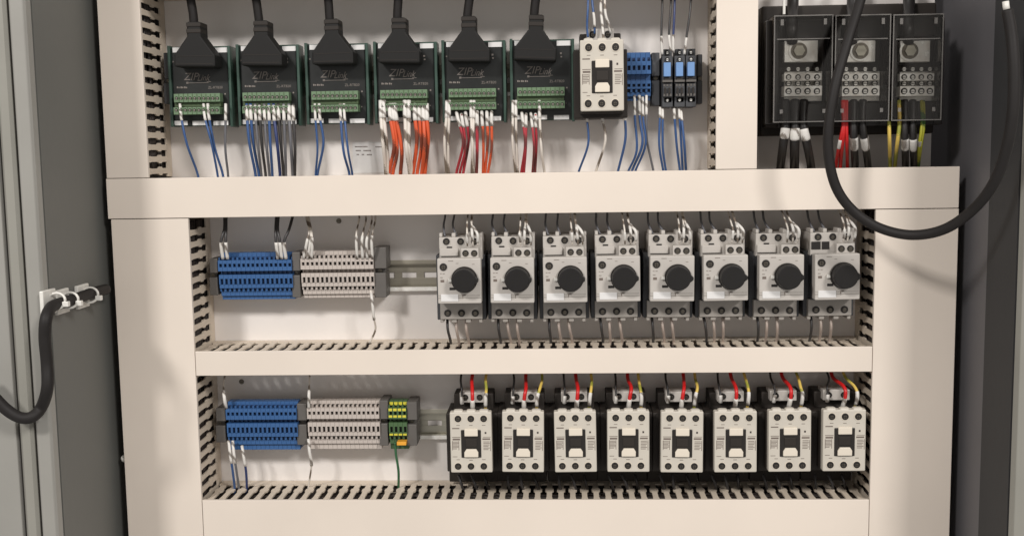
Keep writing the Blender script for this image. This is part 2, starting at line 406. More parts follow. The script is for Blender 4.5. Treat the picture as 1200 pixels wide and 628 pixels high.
for (u, v, w) in ((497, 66, 1.1), (497.6, 70, .9), (443.4, 68, .9), (504.5, 106, .9), (504, 124, .7), (444, 123, .6)): mpx(mb, u - w, v - w * .9, u + w, v + w * .9, 0.0409, 0.0414)
mb.build('printed_dot', 'silk', root)
yt = 0.0412 - PL
c = at(470, 86.5, 0.0412) - om
text('printed_text', 'ZIP', 0.0112, 'silk', root, (c.x - .0058, yt, c.z + .0006), italic=0.3, xs=1.0)
text('printed_text', 'Link', 0.0098, 'silk', root, (c.x + .0078, yt, c.z - .0008), italic=0.45, xs=.82)
mb = MB(); mb.px(459.5, 92.6, 485, 93.2, 0.0409, .0414, om); mb.px(458.5, 91.8, 461, 94, 0.0409, .0414, om); mb.px(483, 91.2, 488, 91.8, 0.0409, .0414, om)
mb.build('printed_line', 'silk', root)
mb = MB()
for i_, w_ in enumerate((1.6, 1.1, 1.8, 1.2, 1.7, 1.3)): mb.px(447 + i_ * 2.2, 97.3 + (i_ % 2) * .3, 447 + i_ * 2.2 + w_, 99.4, 0.0409, .0414, om)
mb.build('printed_line', 'silk', root)
c = at(493, 98.5, 0.0412) - om; text('printed_text', 'ZL-RTB20', 0.0038, 'silk', root, (c.x, yt, c.z), xs=1.0)
# plug-in cable with its hood, placed over module four
hc = empty('connector_cable', at(466, 60, 0.030))
oh = Vector(hc.location)
def hx(u, v, y): q = at(u, v, y) - oh; return (q.x, q.z)
hp = [(442.5, 74), (442.5, 60), (458, 38), (458, 20.5), (474.5, 20.5), (475, 38), (491.5, 60), (491.5, 74)]
mb = MB(); pts = [hx(u, v, 0.016) for u, v in hp]; mb.prism(pts, 0.016 - oh.y, 0.0405 - oh.y)
hood = mb.build('hood', 'hood', hc, bevel=.0018)
mb = MB(); mb.px(445, 70.2, 489, 70.9, 0.0157, .0165, oh); mb.px(446, 61, 488, 61.6, 0.0157, .0165, oh); mb.build('hood_rib', 'black', hood)
mb = MB()
for i in range(2): mb.px(457.6, 21.5 + i * 7.5, 474.9, 26.5 + i * 7.5, 0.0153, .036, oh)
mb.build('strain_relief', 'black', hc, bevel=.0006)
HOODS = [(229, 0, 228), (306.5, .3, 303), (389, 0, 389), (466, 0, 468), (547, 1, 552), (624, 0, 628)]
mods_u = [205.2, 283, 361, 439, 516.5, 594]
names6 = ['leftmost', 'second from left', 'third from left', 'fourth from left', 'fifth from left', 'rightmost']
modd = ['three blue wires in its lower header', 'blue and grey wires across its header', 'two pairs of blue wires',
        'orange and white wires across its header', 'white, crimson and orange wires', 'few red and white wires']
for k in range(6):
    r_ = root if k == 0 else copy_tree(root)
    r_.location = Vector((at(mods_u[k] + 37, 97, PL).x, PL, om.z)) if k != 3 else om
    tag(r_, '%s interface board, black and green, with %s' % (names6[k], modd[k]), 'interface board', 'interface boards on the top rail')
for k in range(6):
    h_ = hc if k == 0 else copy_tree(hc)
    loc = Vector(oh); loc.x = at(HOODS[k][0] + .5, 60, 0.030).x; h_.location = loc; h_.rotation_euler = (0, math.radians(random.uniform(-2, 2)), 0)
    tag(h_, 'thick black hooded cable plugged into the %s interface board' % names6[k], 'cable', 'hooded cables plugged into the boards')
for k, h_ in enumerate([o for o in COL.objects if o.name.startswith('connector_cable')]):
    pass
hl = sorted([o for o in COL.objects if o.name.startswith('connector_cable') and o.type == 'EMPTY'], key=lambda o: o.location.x)
for k, h_ in enumerate(hl):
    c0 = Vector((h_.location.x, 0.026, oh.z)); sx = [(.0, .001, -.001, -.003), (.0, -.001, -.003, -.006), (0, .0, .0, 0.0), (0, .001, .003, .005), (0, .002, .006, .012), (0, .001, .003, .002)][k]
    P = [c0 + Vector((sx[i], -.002 * i, .018 + i * .021)) for i in range(4)]
    P.append(P[-1] + Vector((sx[3] * .3, .002, .04)))
    o = MB().tube([p - h_.location for p in spline(P, 6)], .0047, 12).build('cable_sheath', 'cable', h_, smooth=True)

# ------------------------------------------------------------------ contactors
oc = at(551.5, 517, PL)
CT = empty('contactor', oc)
yc = -0.008
def contactor_parts(R, o):
    mb = MB(); mb.px(527.3, 482.6, 576, 553.3, yc, yc + .010, o)
    body = mb.build('face_cover', 'cont', R, bevel=.0012)
    mb = MB()
    for u in (536.4, 551.5, 566.5): MB().px(u - 6, 480.2, u + 6, 485.5, yc + .0008, yc + .0095, o).build('terminal_hump', 'cont', body, bevel=.0042)
    mb = MB(); mb.px(528, 485, 577.5, 552, yc + .0104, yc + .024, o); mb.px(523.0, 484, 583.2, 552, yc + .0238, PL - .008, o); mb.px(532, 461, 578, 486, yc + .044, PL - .01, o)  # black base made wider to darken the gaps between contactors
    MB().px(526, 549.5, 583.5, 564, yc + .062, PL - .0105, o).build('lower_shade_block', 'black', R, bevel=.001)  # dark block added where shade falls below the contactor
    mb.build('base_body', 'black', R, bevel=.001)
    for v in (490.2, 545.8):
        for u in (536.4, 551.5, 566.5): screw(body, at(u, v, yc) - o, .0043, .0037, .0020, 'cont2', cross=True)
    # black H-shaped carrier window with ivory insert above and latch below
    mb = MB(); mb.px(540, 503.5, 563.4, 536, yc - .0008, yc + .003, o); car = mb.build('carrier', 'blackg', R, bevel=.0008)
    mb = MB(); mb.px(543.8, 502.8, 559.4, 511, yc - .0022, yc + .002, o); mb.build('carrier_insert', 'cont2', car, bevel=.0006)
    a = lambda u, v: ((at(u, v, yc - .003) - o).x, (at(u, v, yc - .003) - o).z)
    mb = MB().prism([a(543.6, 535.6), a(543.6, 530), a(546, 526.2), a(557.6, 526.2), a(560, 530), a(560, 535.6)], yc - .0028 - o.y, yc + .002 - o.y)
    mb.build('latch', 'cont2', car, bevel=.0006)
    mb = MB(); mb.px(545, 514, 558.5, 523.5, yc - .0016, yc, o); mb.build('carrier_bar', 'black', car, bevel=.0005)
    mk, mk2, mk3 = MB(), MB(), MB()
    yk = yc - .00012
    for (u0, v0, u1, v1) in ((529.5, 501, 538, 502.2), (529.5, 511.6, 539, 512.3), (530, 513.4, 538.6, 515.4), (530, 517, 536.5, 517.7), (530, 518.6, 536.8, 519.3), (530, 520.2, 536, 520.9), (530, 521.8, 536.8, 522.5), (530, 523.4, 536.8, 524.1), (530, 525, 535, 525.7), (529.6, 516.2, 530.2, 527), (537, 516.2, 537.6, 527), (530, 534.4, 535.5, 535),
                             (565.5, 511.6, 574.6, 512.1), (565, 513.2, 574, 515), (566, 517, 573, 517.7), (566, 518.8, 573.5, 519.5), (566, 520.6, 573, 521.3), (566, 522.4, 572, 523.1), (566, 524.2, 573.4, 524.9), (566, 526, 572, 526.7), (574, 516.4, 574.6, 528),
                             (534.5, 497.7, 538.5, 498.3), (549.5, 497.7, 553.5, 498.3), (564.5, 497.7, 568.5, 498.3), (534.5, 537.8, 538.5, 538.4), (549.5, 538.4, 553.5, 539), (564.5, 537.8, 568.5, 538.4)):
        (mk if u0 < 545 else mk2 if u0 > 560 else mk3).px(u0, v0, u1, v1, yk, yc + .0005, o)
    for q in (mk, mk2, mk3): q.build('printed_marking', 'ink', body)
    mk = MB(); mk.px(567.6, 505.8, 569.6, 508, yk, yc + .0005, o); mk.build('printed_symbol', 'inkd', body)
    # coil terminals behind the top edge
    mb = MB(); mb.px(538.5, 459.5, 569, 471.5, .026, .05, o); ct = mb.build('coil_terminal', 'brk', R, bevel=.0008)
    for u in (545, 562): screw(ct, at(u, 465.3, .026) - o, 0, .0034, .0019, 'brk', cross=True)
contactor_parts(CT, oc)
cu = [527.5, 588, 650, 711.8, 774.5, 837.6, 901.2, 965]
posn = ['leftmost', 'second from left', 'third from left', 'fourth from left', 'fifth from left', 'sixth from left', 'seventh from left', 'rightmost']
CX = []
for k in range(8):
    c_ = CT if k == 0 else copy_tree(CT)
    X = at(cu[k] + 24.6, 517, yc).x; x0 = at(551.6, 517, yc).x
    c_.rotation_euler = (0, math.radians(random.uniform(-.7, .7)), 0); c_.location = Vector((oc.x + (X - x0), PL, oc.z + random.uniform(-.0006, .0006))); CX.append(X - x0)
    tag(c_, '%s ivory contactor of the eight along the bottom rail' % posn[k], 'contactor', 'ivory contactors along the bottom rail')
c_ = copy_tree(CT); X = at(705.6, 88, yc).x
for q_ in list(c_.children):
    if q_.name.startswith('lower_shade_block'): bpy.data.objects.remove(q_)
c_.location = Vector((oc.x + (X - x0), PL, at(705.6, 88.2, yc).z - (at(551.5, 517.6, yc).z - oc.z) * 1.09)); c_.scale = (1.0, 1, 1.09)
tag(c_, 'single ivory contactor on the top rail beside the interface boards', 'contactor')

# ------------------------------------------------------------------ rotary motor breakers
ob = at(538, 328, PL); BR = empty('motor_breaker', ob); yb = -0.010
def breaker(R, o):
    mb = MB(); mb.px(512.5, 302.4, 563.6, 355.2, yb, yb + .014, o); body = mb.build('front_housing', 'brk', R, bevel=.0011)
    mb = MB(); mb.px(512.9, 348.2, 563.2, 349, yb - .0003, yb + .001, o); mb.px(513.5, 345.6, 562.5, 346, yb - .0003, yb + .001, o); mb.build('housing_ridge', 'brk2', body)
    yt = .012
    # upper terminal block with castellated top edge
    mb = MB(); mb.px(514.5, 277.5, 565, 304, yt, PL - .012, o)
    for (a, b) in ((514.5, 518), (529, 533.5), (545.5, 550), (561, 565)): mb.px(a, 272.8, b, 277.6, yt + .001, yt + .022, o)
    up = mb.build('upper_terminal', 'brk', R, bevel=.0008)
    for u in (523, 539.7, 556): screw(up, at(u, 282.6, yt) - o, .0045, .0038, .0022, 'brk')
    # auxiliary contact with two small screws
    mb = MB(); mb.px(540, 290.5, 560.8, 302.8, yt - .012, yt + .01, o); ax = mb.build('auxiliary_contact', 'brk', R, bevel=.0007)
    for u in (545.4, 555.6): screw(ax, at(u, 296.4, yt - .012) - o, 0, .0034, .0026, 'brk')
    # lower terminal block
    mb = MB(); mb.px(515.6, 354, 565, 373.6, yt + .004, PL - .012, o)
    for (a, b) in ((515.6, 519.5), (529, 535), (545.5, 551.5), (561, 565)): mb.px(a, 373.5, b, 377.6, yt + .006, yt + .026, o)
    lo = mb.build('lower_terminal', 'brk2', R, bevel=.0008)
    for u in (524.4, 540.6, 556.8): screw(lo, at(u, 366.3, yt + .004) - o, 0, .0039, .0023, 'brk2')
    mb = MB(); mb.px(515, 303, 563, 355, yb + .0143, PL - .051, o); mb.px(511.5, 298, 569, 374, PL - .052, PL - .007, o); mb.build('back_body', 'relay', R, bevel=.001)  # widened dark body, its colour standing in for shade between breakers
    # rotary knob with pointer
    c = at(544.2, 327, yb) - o
    mb = MB(); mb.cyl((c.x, c.y + .0005, c.z), .0138, .004, 40); kc = mb.build('knob_collar', 'blackg', R, smooth=False)
    mb = MB(); mb.cyl((c.x, c.y - .003, c.z), .0130, .011, 40, .0122)
    mb.prism([(c.x + .0095, c.z + .006), (c.x + .0150, c.z + .0012), (c.x + .0150, c.z - .0016), (c.x + .0095, c.z - .006)], c.y - .003, c.y - .0135)
    kn = mb.build('rotary_knob', 'knob', R, bevel=.0006)
    # indicator, slot, set screw and markings
    mb = MB(); q = at(527.4, 327.3, yb) - o
    mb.prism([(q.x - .0018, q.z + .0014), (q.x + .0034, q.z + .0005), (q.x + .0034, q.z - .0016), (q.x - .0018, q.z - .0022)], q.y + .0005, q.y - .003); mb.build('pointer_mark', 'white', body)
    mb = MB(); mb.px(526.5, 336.5, 533.5, 339.5, yb - .0002, yb + .001, o); mb.build('lock_slot', 'hole', body)
    q = at(519.4, 312.4, yb) - o
    screw(body, q, 0, .0040, .0026, 'brk', cross=True, name='setting_screw')
    mb = MB(); mb.px(516.5, 344.4, 536.8, 352.6, yb - .0007, yb + .001, o); mb.build('blank_tag', 'paper', body, bevel=.0002)
    mk = MB()
    for (u0, v0, u1, v1) in ((515.4, 320, 517.5, 320.6), (518.5, 320, 521, 320.6), (515.6, 324.5, 518.6, 325.2), (516, 327.5, 520.4, 330.4), (525, 305.2, 531, 305.8), (534, 308, 537, 308.5), (553, 309, 556, 309.5), (541, 345, 544, 346), (541.6, 346, 542.6, 349.6), (543.4, 344.6, 545.8, 345.4)): mk.px(u0, v0, u1, v1, yb - .00015, yb + .0005, o)
    mk.build('printed_marking', 'ink', body)
breaker(BR, ob)
bu = [512.5, 574.5, 636.6, 698.8, 762, 825, 890.3, 955.8]
x0 = at(538, 328, yb).x; BX = []; BL = []
for k in range(8):
    b_ = BR if k == 0 else copy_tree(BR); BL.append(b_)
    X = at(bu[k] + 25.7, 327, yb).x; BX.append(X - x0)
    b_.rotation_euler = (0, math.radians(random.uniform(-.7, .7)), 0); b_.location = Vector((ob.x + X - x0, PL, ob.z + random.uniform(-.0005, .0005)))
    tag(b_, '%s grey breaker with black rotary knob on the middle rail%s' % (posn[k], ', cover strip missing' if k == 7 else ''), 'breaker', 'rotary motor breakers on the middle rail')
for k, b_ in enumerate(BL):     # snap-in strip left of the auxiliary contact; open and black on the last one
    if k < 7:
        MB().px(515.2, 290.6, 536.6, 299.8, .0085, .0125, ob).build('cover_strip', 'brk', b_, bevel=.0006)
        MB().px(523.5, 288.6, 529.5, 290.4, .0112, .0125, ob).build('strip_notch', 'hole', b_)
    else:
        for a_, c_ in ((515.6, 526), (527.5, 536)): MB().px(a_, 288, c_, 296.8, .0112, .0125, ob).build('open_socket', 'hole', b_)

# ------------------------------------------------------------------ rail terminals
def make_block(wid, m, md, z, top, name, dy=0.0):
    """z: list of (v_top, v_bottom, depth, kind) ; built round (0,PL,0) with width wid"""
    r = empty(name, (0, PL, 0)); return r
def terminal_strip(u0, u1, n, rows, m, md, labelf, group, vref, yf=.032, name='terminal_block', accent=None):
    """rows: (v0, v1, depth offset, is_hole_row)"""
    xa, xb = at(u0, vref, yf).x, at(u1, vref, yf).x; w = (xb - xa) / n
    zc = at((u0 + u1) / 2, vref, PL - .008).z
    um = (u0 + u1) / 2
    mb = MB(); hb = MB(); ac = MB()
    hw = w / 2 - .00012
    for (v0, v1, dy, hole) in rows:
        y = yf + dy; za, zb_ = at(um, v0, y).z - zc, at(um, v1, y).z - zc
        if hole:
            mb.box(-hw, -hw + w * .27, y - PL, y - PL + .012, zb_, za); mb.box(hw - w * .1, hw, y - PL, y - PL + .012, zb_, za)
            hb.box(-hw + w * .27, hw - w * .1, y - PL + .0045, y - PL + .011, zb_, za)
        else:
            mb.box(-hw, hw, y - PL, y - PL + .012, zb_, za)
    v0, v1 = rows[0][0], rows[-1][1]
    yb_ = yf + max(r[2] for r in rows) + .0125
    mb.box(-hw, hw, yf + .0125 - PL, -.009, at(um, v1 - 1, yb_).z - zc, at(um, v0 + 1, yb_).z - zc)
    out = []
    R = empty(name, (0, PL, zc))
    mb.build('block_body', m, R); hb.build('clamp_funnel', md, R)
    if accent:
        for (v0, v1, dy, m2) in accent:
            y = yf + dy - .0006; a = MB(); a.box(-hw * .8, hw * .8, y - PL, y - PL + .002, at(um, v1, y).z - zc, at(um, v0, y).z - zc); a.build('colour_band', m2, R)
    for i in range(n):
        r_ = R if i == 0 else copy_tree(R)
        r_.location = Vector((xa + w * (i + .5), PL, zc))
        tag(r_, labelf(i), 'terminal block', group); out.append(r_)
    return out
def end_stop(u0, u1, v0, v1, label, y=.036, m='stop', vm=None):
    vm = vm or (v0 + v1) / 2 - 2
    o = at((u0 + u1) / 2, (v0 + v1) / 2, PL); r = empty('end_stop', o); tag(r, label, 'end stop', 'grey end stops clamping the terminal strips')
    mb = MB(); mb.px(u0, v0, u1, vm - 2.6, y, PL - .009, o); mb.px(u0, vm + 2.6, u1, v1, y + .002, PL - .009, o); mb.px(u0 + .4, vm - 2.8, u1 - .4, vm + 2.8, y + .010, PL - .009, o)
    mb.build('clamp_body', m, r, bevel=.0007)
    mb = MB(); c = at((u0 + u1) / 2, vm, y + .010) - o; mb.cyl((c.x, c.y + .0002, c.z), .0022, .0006, 12); mb.build('clamp_screw', 'screw', r)
    return r
def rows2(t):
    return [(t, t + 5.2, .010, 0), (t + 5.2, t + 8.6, .004, 1), (t + 8.6, t + 12.6, .001, 0), (t + 12.6, t + 16.6, .001, 1), (t + 16.6, t + 21.2, .001, 0),
            (t + 21.2, t + 25.6, .010, 1), (t + 25.6, t + 30.2, .003, 0), (t + 30.2, t + 36.8, .003, 1), (t + 36.8, t + 41.2, .004, 0), (t + 41.2, t + 44.8, .006, 1), (t + 44.8, t + 50.0, .009, 0), (t + 50, t + 53.5, .013, 0)]
def nth(i, n): return 'leftmost' if i == 0 else ('rightmost' if i == n - 1 else '%s from left' % ORD[i + 1])
terminal_strip(255.4, 341.8, 16, rows2(296.2), 'bluet', 'blued', lambda i: '%s blue terminal block in the middle row, left of the grey blocks' % nth(i, 16), 'blue terminal blocks in the middle row', 322)
terminal_strip(352.2, 437.8, 16, rows2(294.2), 'greyt', 'greyd', lambda i: '%s light grey terminal block in the middle row, right of the blue blocks' % nth(i, 16), 'light grey terminal blocks in the middle row', 322)
terminal_strip(264.6, 347.6, 16, rows2(470.2), 'bluet', 'blued', lambda i: '%s blue terminal block in the bottom row, left of the grey blocks' % nth(i, 16), 'blue terminal blocks in the bottom row', 497)
terminal_strip(359.8, 444.4, 16, rows2(469.2), 'greyt', 'greyd', lambda i: '%s light grey terminal block in the bottom row, between blue and green blocks' % nth(i, 16), 'light grey terminal blocks in the bottom row', 497)
terminal_strip(455, 476.4, 4, rows2(469.4), 'gnd', 'gndd', lambda i: '%s green and yellow ground terminal block in the bottom row' % nth(i, 4), 'green ground terminal blocks', 497,
               accent=[(471, 474.4, .009, 'yel'), (478.4, 481.4, .0015, 'yel'), (486.4, 489, .0015, 'yel'), (508, 510, .0035, 'yel')])
end_stop(245.5, 255, 303, 346, 'grey end stop left of the blue blocks in the middle row')
end_stop(342.3, 351.8, 295.5, 348.5, 'grey end stop between the blue and light grey blocks in the middle row')
end_stop(438.3, 452.5, 290, 348.5, 'wide grey end stop beside the bare rail in the middle row')
end_stop(253, 264.2, 478, 518, 'grey end stop left of the blue blocks in the bottom row')
end_stop(348, 359.4, 473, 521, 'grey end stop between the blue and light grey blocks in the bottom row')
end_stop(444.8, 454.6, 469, 522, 'dark grey end stop between the light grey and green blocks in the bottom row')
end_stop(476.8, 488.5, 471, 522, 'grey end stop right of the green ground blocks, beside bare rail in the bottom row')
o = at(470, 520, .04); r = MB(); r.px(465, 517.6, 476, 521.6, .030, .045, o); tag(r.build('orange_tab', 'orangep', loc=o, bevel=.0004), 'small orange marker tab under the green ground terminals', 'marker tab')
# small blue strip on the top rail and three relays
rowsT = [(62, 68, .010, 0), (68, 72, .004, 1), (72, 77, .001, 0), (77, 82.5, .001, 1), (82.5, 87, .001, 0), (87, 95, .010, 0), (95, 98.5, .004, 0), (98.5, 102, .004, 1), (102, 104.4, .004, 0), (104.4, 108.4, .005, 1), (108.4, 113, .007, 0), (113, 118, .012, 0)]
terminal_strip(733.8, 763.2, 5, rowsT, 'bluet', 'blued', lambda i: '%s blue terminal block on the top rail, right of the single contactor' % nth(i, 5), 'blue terminal blocks on the top rail', 92)
end_stop(763.8, 773, 62, 124, 'dark end stop on the top rail between blue blocks and relays', y=.04, m='relay', vm=92)
orl = at(782, 92, PL); RL = empty('relay', orl)
mb = MB(); mb.px(776, 66, 788.5, 126, .030, PL - .009, orl); mb.px(777, 58, 787.5, 67, .038, PL - .012, orl); mb.px(777, 98, 788, 114, .024, .032, orl); mb.px(777.6, 114, 787.6, 121, .030, .034, orl); mb.build('relay_socket', 'relay', RL, bevel=.0008)
mb = MB(); mb.px(777.9, 73.5, 786.2, 90, .0225, .032, orl); mb.build('relay_body', 'relayb', RL, bevel=.0006)
mb = MB(); mb.px(779, 92, 785, 96, .024, .031, orl); mb.px(778.6, 103, 780.6, 110, .0215, .023, orl); mb.px(783.6, 103, 785.6, 110, .0215, .023, orl); mb.px(780, 68, 784, 71, .0285, .031, orl); mb.build('relay_clip', 'black', RL)
for a_, b_ in ((62, .036), (70, .0285), (117.5, .029), (123, .036)): screw(RL, at(782, a_, b_) - orl, 0, .0021, .0015, 'relay', 'tin')
mb = MB()
for a_ in (777.5, 781, 784.8): mb.px(a_, 99, a_ + 2.2, 101.5, .0235, .0245, orl); mb.px(a_, 110, a_ + 2.2, 113, .0225, .0245, orl)
mb.px(776.5, 94, 788, 96.5, .021, .031, orl); mb.build('relay_lever_pattern', 'stop', RL)
for k, u in enumerate((0, 14, 27)):
    r_ = RL if k == 0 else copy_tree(RL); r_.location = orl + Vector((u * .00092, 0, 0))
    tag(r_, '%s slim relay with a pale blue cube in a dark socket' % ['leftmost', 'middle', 'rightmost'][k], 'relay', 'slim relays on the top rail')
end_stop(817, 823, 64, 122, 'dark end stop right of the three relays on the top rail', y=.045, m='relay', vm=92)
end_stop(192, 203, 62, 122, 'dark end stop left of the leftmost interface board on the top rail', y=.045, m='relay', vm=95)
end_stop(666, 675, 62, 124, 'dark end stop between the rightmost interface board and the single contactor', y=.045, m='relay', vm=92)

# ------------------------------------------------------------------ printed label on the plate
o = at(432, 183, PL - .0006); lb = empty('printed_label', o); tag(lb, 'white paper label with small print on the plate behind the orange wires', 'label')
mb = MB(); mb.px(413.5, 167, 451, 203, PL - .0008, PL - .0002, o); mb.build('label_sheet', 'paper', lb)
mk = MB()
for (u0, v, u1) in ((416, 171.4, 431), (440, 171.6, 448), (417, 176, 424), (426, 176, 436), (418, 180.6, 421.5), (424, 180.6, 427), (430, 180.8, 437)):
    n = int((u1 - u0) / 1.5)
    for i in range(n): mk.px(u0 + i * 1.5, v, u0 + i * 1.5 + 1.0, v + 1.4, PL - .0011, PL - .0007, o)
mk.build('small_print', 'ink', lb)

# ------------------------------------------------------------------ power distribution block
o = at(1003, 90, PL); PD = empty('power_block', o); tag(PD, 'black three pole power distribution block under clear plastic covers', 'power block')
mb = MB(); mb.px(892, 5.5, 1096, 158, .038, PL - .001, o); mb.px(897, 22, 1106, 148, .020, .038, o)
mb.build('block_base', 'black', PD, bevel=.002)
mb = MB()
for (a, b) in ((897, 913), (967, 986), (1033, 1052), (1096, 1106)): mb.px(a, 24, b, 146, .012, .021, o)
mb.px(912, 120, 1100, 148, .014, .021, o); mb.px(912, 22, 1100, 45, .016, .021, o)
mb.build('pole_partition', 'blackg', PD, bevel=.0012)
poles = [(919.5, 958.5, 936), (987, 1026, 1008), (1055, 1090, 1066)]
for k, (a, b, cx) in enumerate(poles):
    m_ = MB(); m_.px(a, 48, b, 73, .010, .021, o); lug = m_.build('lug_plate', 'tin', PD, bevel=.0006)
    c = at(cx, 60, .010) - o
    MB().cyl((c.x, c.y, c.z), .0105, .0012, 28).build('washer', 'tin', lug); MB().cyl((c.x, c.y - .001, c.z), .0083, .001, 28).build('stud_recess', 'screw', lug)
    MB().cyl((c.x, c.y - .0018, c.z), .0058, .002, 6).build('hex_stud', 'steel', lug)
    m_ = MB(); m_.px(a - .5, 84, b + 5, 119, .016, .021, o); m_.px(a - .5, 86, b + 5, 95, .003, .016, o); m_.px(a - .5, 101, b + 5, 113, -.001, .016, o)
    tb = m_.build('tap_terminal', 'tin', PD, bevel=.0006)
    for v, y, r in ((81, .012, .0028), (90.5, .003, .0026), (97.8, .010, .003), (107, -.001, .003)):
        for i in range(4):
            u = a + 4.5 + i * (b - a + 1) / 3.6
            c = at(u, v, y) - o
            screw(tb, c, 0, r + .0002, r * .8, 'tin', 'tin')
for k, (a, b) in enumerate(((906.5, 975.5), (978, 1043), (1045.5, 1104.5))):
    e = at(a, 80, -.012); f = at(b, 80, -.012); zt = at((a + b) / 2, 18 - k * .6, -.012).z - o.z; zb2 = at((a + b) / 2, 143.5 - k, -.012).z - o.z
    X0, X1 = e.x - o.x, f.x - o.x; y0, y1, t = -.012 - PL, .030 - PL, .0014
    m_ = MB(); m_.box(X0, X1, y0, y0 + t, zb2, zt); m_.box(X0, X0 + t, y0 + t, y1, zb2, zt); m_.box(X1 - t, X1, y0 + t, y1, zb2, zt); m_.box(X0 + t, X1 - t, y0 + t, y1, zt - t, zt); m_.box(X0 + t, X1 - t, y0 + t, y1, zb2, zb2 + t)
    cv = m_.build('clear_cover', 'clear', PD, bevel=.0007)
    zs = at((a + b) / 2, 46, -.012).z - o.z; m_ = MB(); e_ = .0011; yq = y0 - .0006
    m_.box(X0 + .003, X1 - .003, yq, y0 - .00005, zs - .0005, zs + .0005)
    m_.box(X0, X1, yq, y0 - .00005, zt - e_, zt); m_.box(X0, X1, yq, y0 - .00005, zb2, zb2 + e_); m_.box(X0, X0 + e_, yq, y0 - .00005, zb2 + e_, zt - e_); m_.box(X1 - e_, X1, yq, y0 - .00005, zb2 + e_, zt - e_)
    m_.build('rim_highlight', 'edge', cv)  # strips painting the highlights along the cover's edges
    for xx in (X0 + .008, X1 - .008):
        for za_, zb_ in ((zt - .010, zt - .004), (zb2 + .009, zb2 + .013)): MB().box(xx - .0015, xx + .0015, y0 - .0014, y0 - .0002, za_, zb_).build('snap_tab', 'edge', cv)

# ------------------------------------------------------------------ wires
pos = lambda i, n, w='': ('leftmost' if i == 0 else 'rightmost' if i == n - 1 else '%s from left' % ORD[i + 1]) if n > 1 else 'only'
R1 = .0012
def fan(defs, where, group, vs=131, ve=206, yS=.030, yE=.046, r=R1, mk=(0.0, 0.19), v0=122):
    n = len(defs)
    for i, d in enumerate(defs):
        u0, u1, c, nm = d[:4]; um = d[4] if len(d) > 4 else (u0 * .55 + u1 * .45)
        vv = d[5] if len(d) > 5 else v0
        um += random.uniform(-1.3, 1.6); jy = random.uniform(-.005, .004); jr = r * random.uniform(.95, 1.18)
        wire([(u0, vv, yS), (u0 + (um - u0) * .2, vs + 8, yS - .004), (um, (vs + ve) / 2 + random.uniform(-4, 9), yS - .001 + jy), (u1, ve - 4, yE), (u1 + (u1 - um) * .3, ve + 14, yE + .006)], d[6] if len(d) > 6 else jr, c,
             '%s of the wires %s, %s' % (pos(i, n), where, nm), group, mark=[mk] if mk else None)
W, O, B, G_, DB, CR = 'w_white', 'w_orange', 'w_blue', 'w_grey', 'w_dblue', 'w_crim'
fan([(211, 231, B, 'blue', 218), (238.5, 254.5, B, 'blue', 246), (243.5, 260.5, B, 'blue', 251), (264.5, 267, G_, 'thin grey', 265)], 'hanging below the leftmost interface board', 'wires below the leftmost board')
M2 = [(289, 299, B), (293.5, 303, B), (299, 306, G_), (304, 311, 'w_dark'), (309.5, 315.5, G_), (315, 319, B), (320.5, 328, DB), (326, 332, 'w_dark'), (332.5, 335, G_), (338.5, 343, G_), (343.5, 345.5, 'w_dark')]
cn = {B: 'blue', G_: 'grey', DB: 'navy', 'w_dark': 'dark grey'}
fan([(a, b, c, cn[c]) for a, b, c in M2], 'crowding under the second interface board', 'wires below the second board', mk=(0.02, .19), r=.0015)
fan([(369, 370, B, 'blue bowed outwards', 372.5), (374, 372.5, B, 'blue', 378), (398.5, 409, B, 'blue', 402.5), (403, 412.5, B, 'blue', 408)], 'hanging below the third interface board', 'wires below the third board')
fan([(446, 452, W, 'white striped', 449.5, 118), (449.5, 455.5, W, 'white striped', 453, 118), (456.5, 456, O, 'orange', 461), (460, 460.5, O, 'orange', 464), (462.5, 469.5, O, 'orange', 471), (474.5, 480, W, 'white striped', 477, 118), (479, 483, W, 'white striped', 480, 118), (486, 484, O, 'orange', 489), (491, 489, O, 'orange', 494), (496, 494.5, O, 'orange', 497.5), (500, 498, O, 'orange', 502)], 'packed under the fourth interface board', 'wires below the fourth board', r=.0018)
fan([(523.5, 523, W, 'white striped', 521, 118), (526.5, 525.5, W, 'white striped', 525, 118), (535, 535, 'w_crim', 'crimson', 542, 132), (540.5, 539, 'w_crim', 'crimson', 546, 134), (545.5, 543, 'w_crim', 'crimson', 549, 132), (552, 553, W, 'white striped', 553, 118), (555.5, 555.5, W, 'white striped', 555, 118), (559, 558.5, 'w_crim', 'dull red', 559, 131), (564.5, 566, O, 'orange', 566, 131), (570.5, 568.5, O, 'orange', 572, 131), (576, 572, O, 'orange', 576, 131)], 'under the fifth interface board', 'wires below the fifth board', r=.0015)
fan([(601, 604, W, 'white striped', 602, 118), (604.5, 607, W, 'white striped', 605, 118), (611.5, 611, 'w_crim', 'crimson', 614, 132), (616.5, 614, 'w_crim', 'crimson', 617, 134), (622, 624, 'w_crim', 'crimson', 626, 133), (627.5, 627, 'w_crim', 'crimson', 629, 134), (632, 638, W, 'thin white striped', 635, 118)], 'under the rightmost interface board', 'wires below the rightmost board', r=.0013)
fan([(687.5, 678, B, 'blue', 690, 128), (705, 698, W, 'white striped', 709, 128), (732.5, 724, B, 'blue', 732, 126)], 'leaving the bottom of the single upper contactor', 'wires below the upper contactor', mk=(.0, .16))
fan([(743.5, 736, B, 'blue', 747, 112), (749, 740, B, 'blue', 752, 112), (753, 744, B, 'blue', 756, 114), (757.5, 766, 'w_grey', 'grey blue', 759, 112)], 'under the small top blue strip', 'wires below the top blue strip', mk=(.0, .2))
